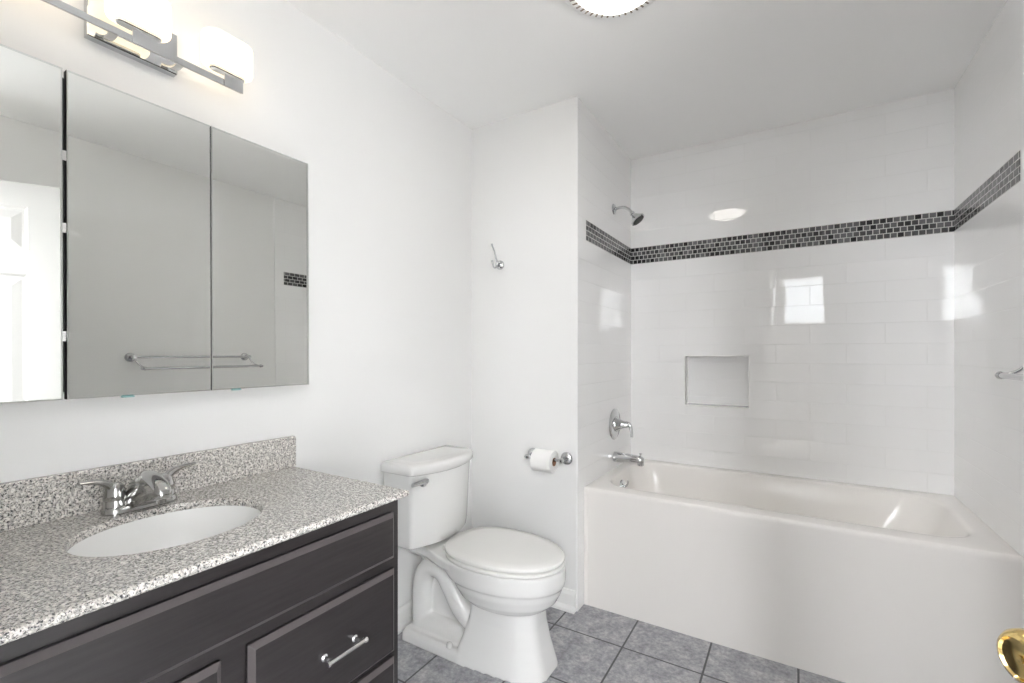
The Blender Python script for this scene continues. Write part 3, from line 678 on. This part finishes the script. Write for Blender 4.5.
# ------------------------------------------------------------------ medicine cabinet with three mirror doors
MX, MZ_0, MZ_1 = 0.126, 1.120, 1.852
MC = thing('medicine_cabinet', 'three-door frameless mirror medicine cabinet on the wall above the vanity', 'medicine cabinet', (0.0, -1.52, MZ_0))
obj('cabinet_box', B1(0.001, MX - 0.024, -1.972, -1.080, MZ_0 + 0.012, MZ_1 - 0.012), M_CAB, MC)
obj('gap_shade_sheet', B1(MX - 0.024, MX - 0.0202, -1.968, -1.084, MZ_0 + 0.016, MZ_1 - 0.016), M_DARK, MC)  # added dark sheet giving the door gaps their shade
def mirror_door(y0, y1, el=0.002, er=0.003, et=0.005):
    bm = bmesh.new()
    def f(k, x):
        return [(x - (z - MZ_0) * 0.0065, y, z) for y, z in ((y0 + el * k, MZ_0 + 0.003 * k), (y1 - er * k, MZ_0 + 0.003 * k), (y1 - er * k, MZ_1 - et * k), (y0 + el * k, MZ_1 - et * k))]
    loft(bm, [f(0, MX - 0.020), f(0, MX - 0.0016), f(1, MX)])
    bmesh.ops.recalc_face_normals(bm, faces=bm.faces)
    for q in bm.faces: q.material_index = 0 if q.normal.x > 0.999 else (1 if q.normal.x > 0.02 else 2)  # door sides coloured dark for the shade in the gaps
    return obj('mirror_door', bm, [M_MIRROR, M_BEVEL, M_DARK], MC)
mirror_door(-1.3715, -1.072, 0.002, 0.009, 0.006); mirror_door(-1.670, -1.3745); mirror_door(-1.974, -1.677)
for z in (1.26, 1.50, 1.66):
    obj('hinge_clip', B1(MX - 0.019, MX - 0.006, -1.6769, -1.6701, z - 0.011, z + 0.011), M_STEEL, MC)
for y in (-1.56, -1.305):
    obj('door_bumper', B1(MX - 0.012, MX + 0.002, y - 0.012, y + 0.012, MZ_0 - 0.004, MZ_0 - 0.0002), M_CLEAR, MC, bevel=0.0015)

# ------------------------------------------------------------------ three-shade vanity light
VL = thing('vanity_light', 'chrome bar wall light with three lit frosted glass shades above the mirrors', 'wall light', (0, -1.545, 2.05))
LY, LZ, BX = -1.513, 2.006, 0.114
bm = bmesh.new()
def plate(x, i): return [(x, p[0], p[1]) for p in rrect(-1.607 + i, -1.413 - i, 2.001 + i, 2.112 - i, 0.0015, 0, 2, 3)]
loft(bm, [plate(0.001, 0), plate(0.022, 0), plate(0.024, 0.002)])
obj('back_plate', bm, M_CHROME, VL)
for y in (-1.583, -1.443):
    bm = bmesh.new()
    path = catmull([(0.020, y, 2.016), (0.050, y, 1.998), (0.085, y, 1.986), (BX, y, 1.989)], 6)
    loft(bm, [[(p.x, p.y - 0.008, p.z - 0.003), (p.x, p.y + 0.008, p.z - 0.003), (p.x, p.y + 0.008, p.z + 0.003), (p.x, p.y - 0.008, p.z + 0.003)] for p in path])
    obj('arm', bm, M_CHROME, VL, smooth=True, angle=40)
obj('bar', B1(BX, BX + 0.006, -1.768, -1.288, 1.981, 1.999), M_CHROME, VL, bevel=0.0012)
def shade(yc):
    bm = bmesh.new(); bt, tp = 2.040, 2.136; hx, hy = 0.038, 0.067
    xc = 0.088
    f = lambda i, z, r=0.034: rrect(xc - hx + i, xc + hx - i, yc - hy + i, yc + hy - i, r - i * 0.6, z)
    loft(bm, [f(0.020, bt), f(0.008, bt + 0.0015), f(0.002, bt + 0.006), f(0, bt + 0.013), f(0, tp - 0.013), f(0.002, tp - 0.006), f(0.008, tp - 0.0015), f(0.020, tp)])
    sh = obj('shade', bm, M_SHADE, VL, smooth=True, angle=60); sh['label'] = 'glowing frosted glass shade'
    bm = bmesh.new()
    g = lambda i, z: rrect(xc - 0.014 + i, xc + 0.014 - i, yc - 0.048 + i, yc + 0.048 - i, 0.0135 - i, z)
    loft(bm, [g(0, bt + 0.004), g(0, bt - 0.006), g(0.002, bt - 0.008)])
    obj('socket_plate', bm, M_CHROME, VL, smooth=True, angle=40)
    obj('clip', B1(BX + 0.0055, BX + 0.009, yc - 0.026, yc + 0.026, 1.980, 2.014), M_CHROME, VL, bevel=0.001)
for k in (-1, 0, 1): shade(-1.525 + 0.213 * k)

# ------------------------------------------------------------------ round ceiling fan light
CX, CYL = 1.010, -0.590
CL = thing('ceiling_light', 'round white ceiling fan light with a lit domed glass', 'ceiling light', (CX, CYL, ZC))
bm = bmesh.new(); prof = [(0.186, 0.0005), (0.186, 0.008), (0.180, 0.016), (0.160, 0.024)]
lathe(bm, prof + [(0.142, 0.026), (0.138, 0.022)], (CX, CYL, ZC), (0, 0, -1), 72)
obj('bezel', bm, M_TRIM, CL, smooth=True, angle=40)
for i in range(48):
    t = 2 * PI * i / 48; d = Vector((math.cos(t), math.sin(t), 0)); u = Vector((-d.y, d.x, 0)); bm = bmesh.new()
    P = []
    for r, z in ((0.144, 0.0270), (0.157, 0.0256), (0.163, 0.0243)):
        for s in (-1, 1): P.append(bm.verts.new(Vector((CX, CYL, ZC - z)) + d * r + u * s * 0.0028))
    Q = [bm.verts.new(p.co + Vector((0, 0, 0.002))) for p in P]
    for a, b in ((0, 1),):
        for j in (0, 2):
            bm.faces.new((P[j], P[j + 1], P[j + 3], P[j + 2])); bm.faces.new((Q[j + 2], Q[j + 3], Q[j + 1], Q[j]))
            bm.faces.new((P[j], P[j + 2], Q[j + 2], Q[j])); bm.faces.new((P[j + 1], Q[j + 1], Q[j + 3], P[j + 3]))
    bm.faces.new((P[0], Q[0], Q[1], P[1])); bm.faces.new((P[4], P[5], Q[5], Q[4]))
    obj('vent_slot', bm, M_SLOT, CL)
bm = bmesh.new()
lathe(bm, [(0.137, 0.018), (0.137, 0.024), (0.130, 0.037), (0.113, 0.051), (0.081, 0.063), (0.041, 0.070), (0.0001, 0.072)], (CX, CYL, ZC), (0, 0, -1), 64)
dm = obj('glass_dome', bm, M_DOME, CL, smooth=True); dm['label'] = 'glowing domed glass'
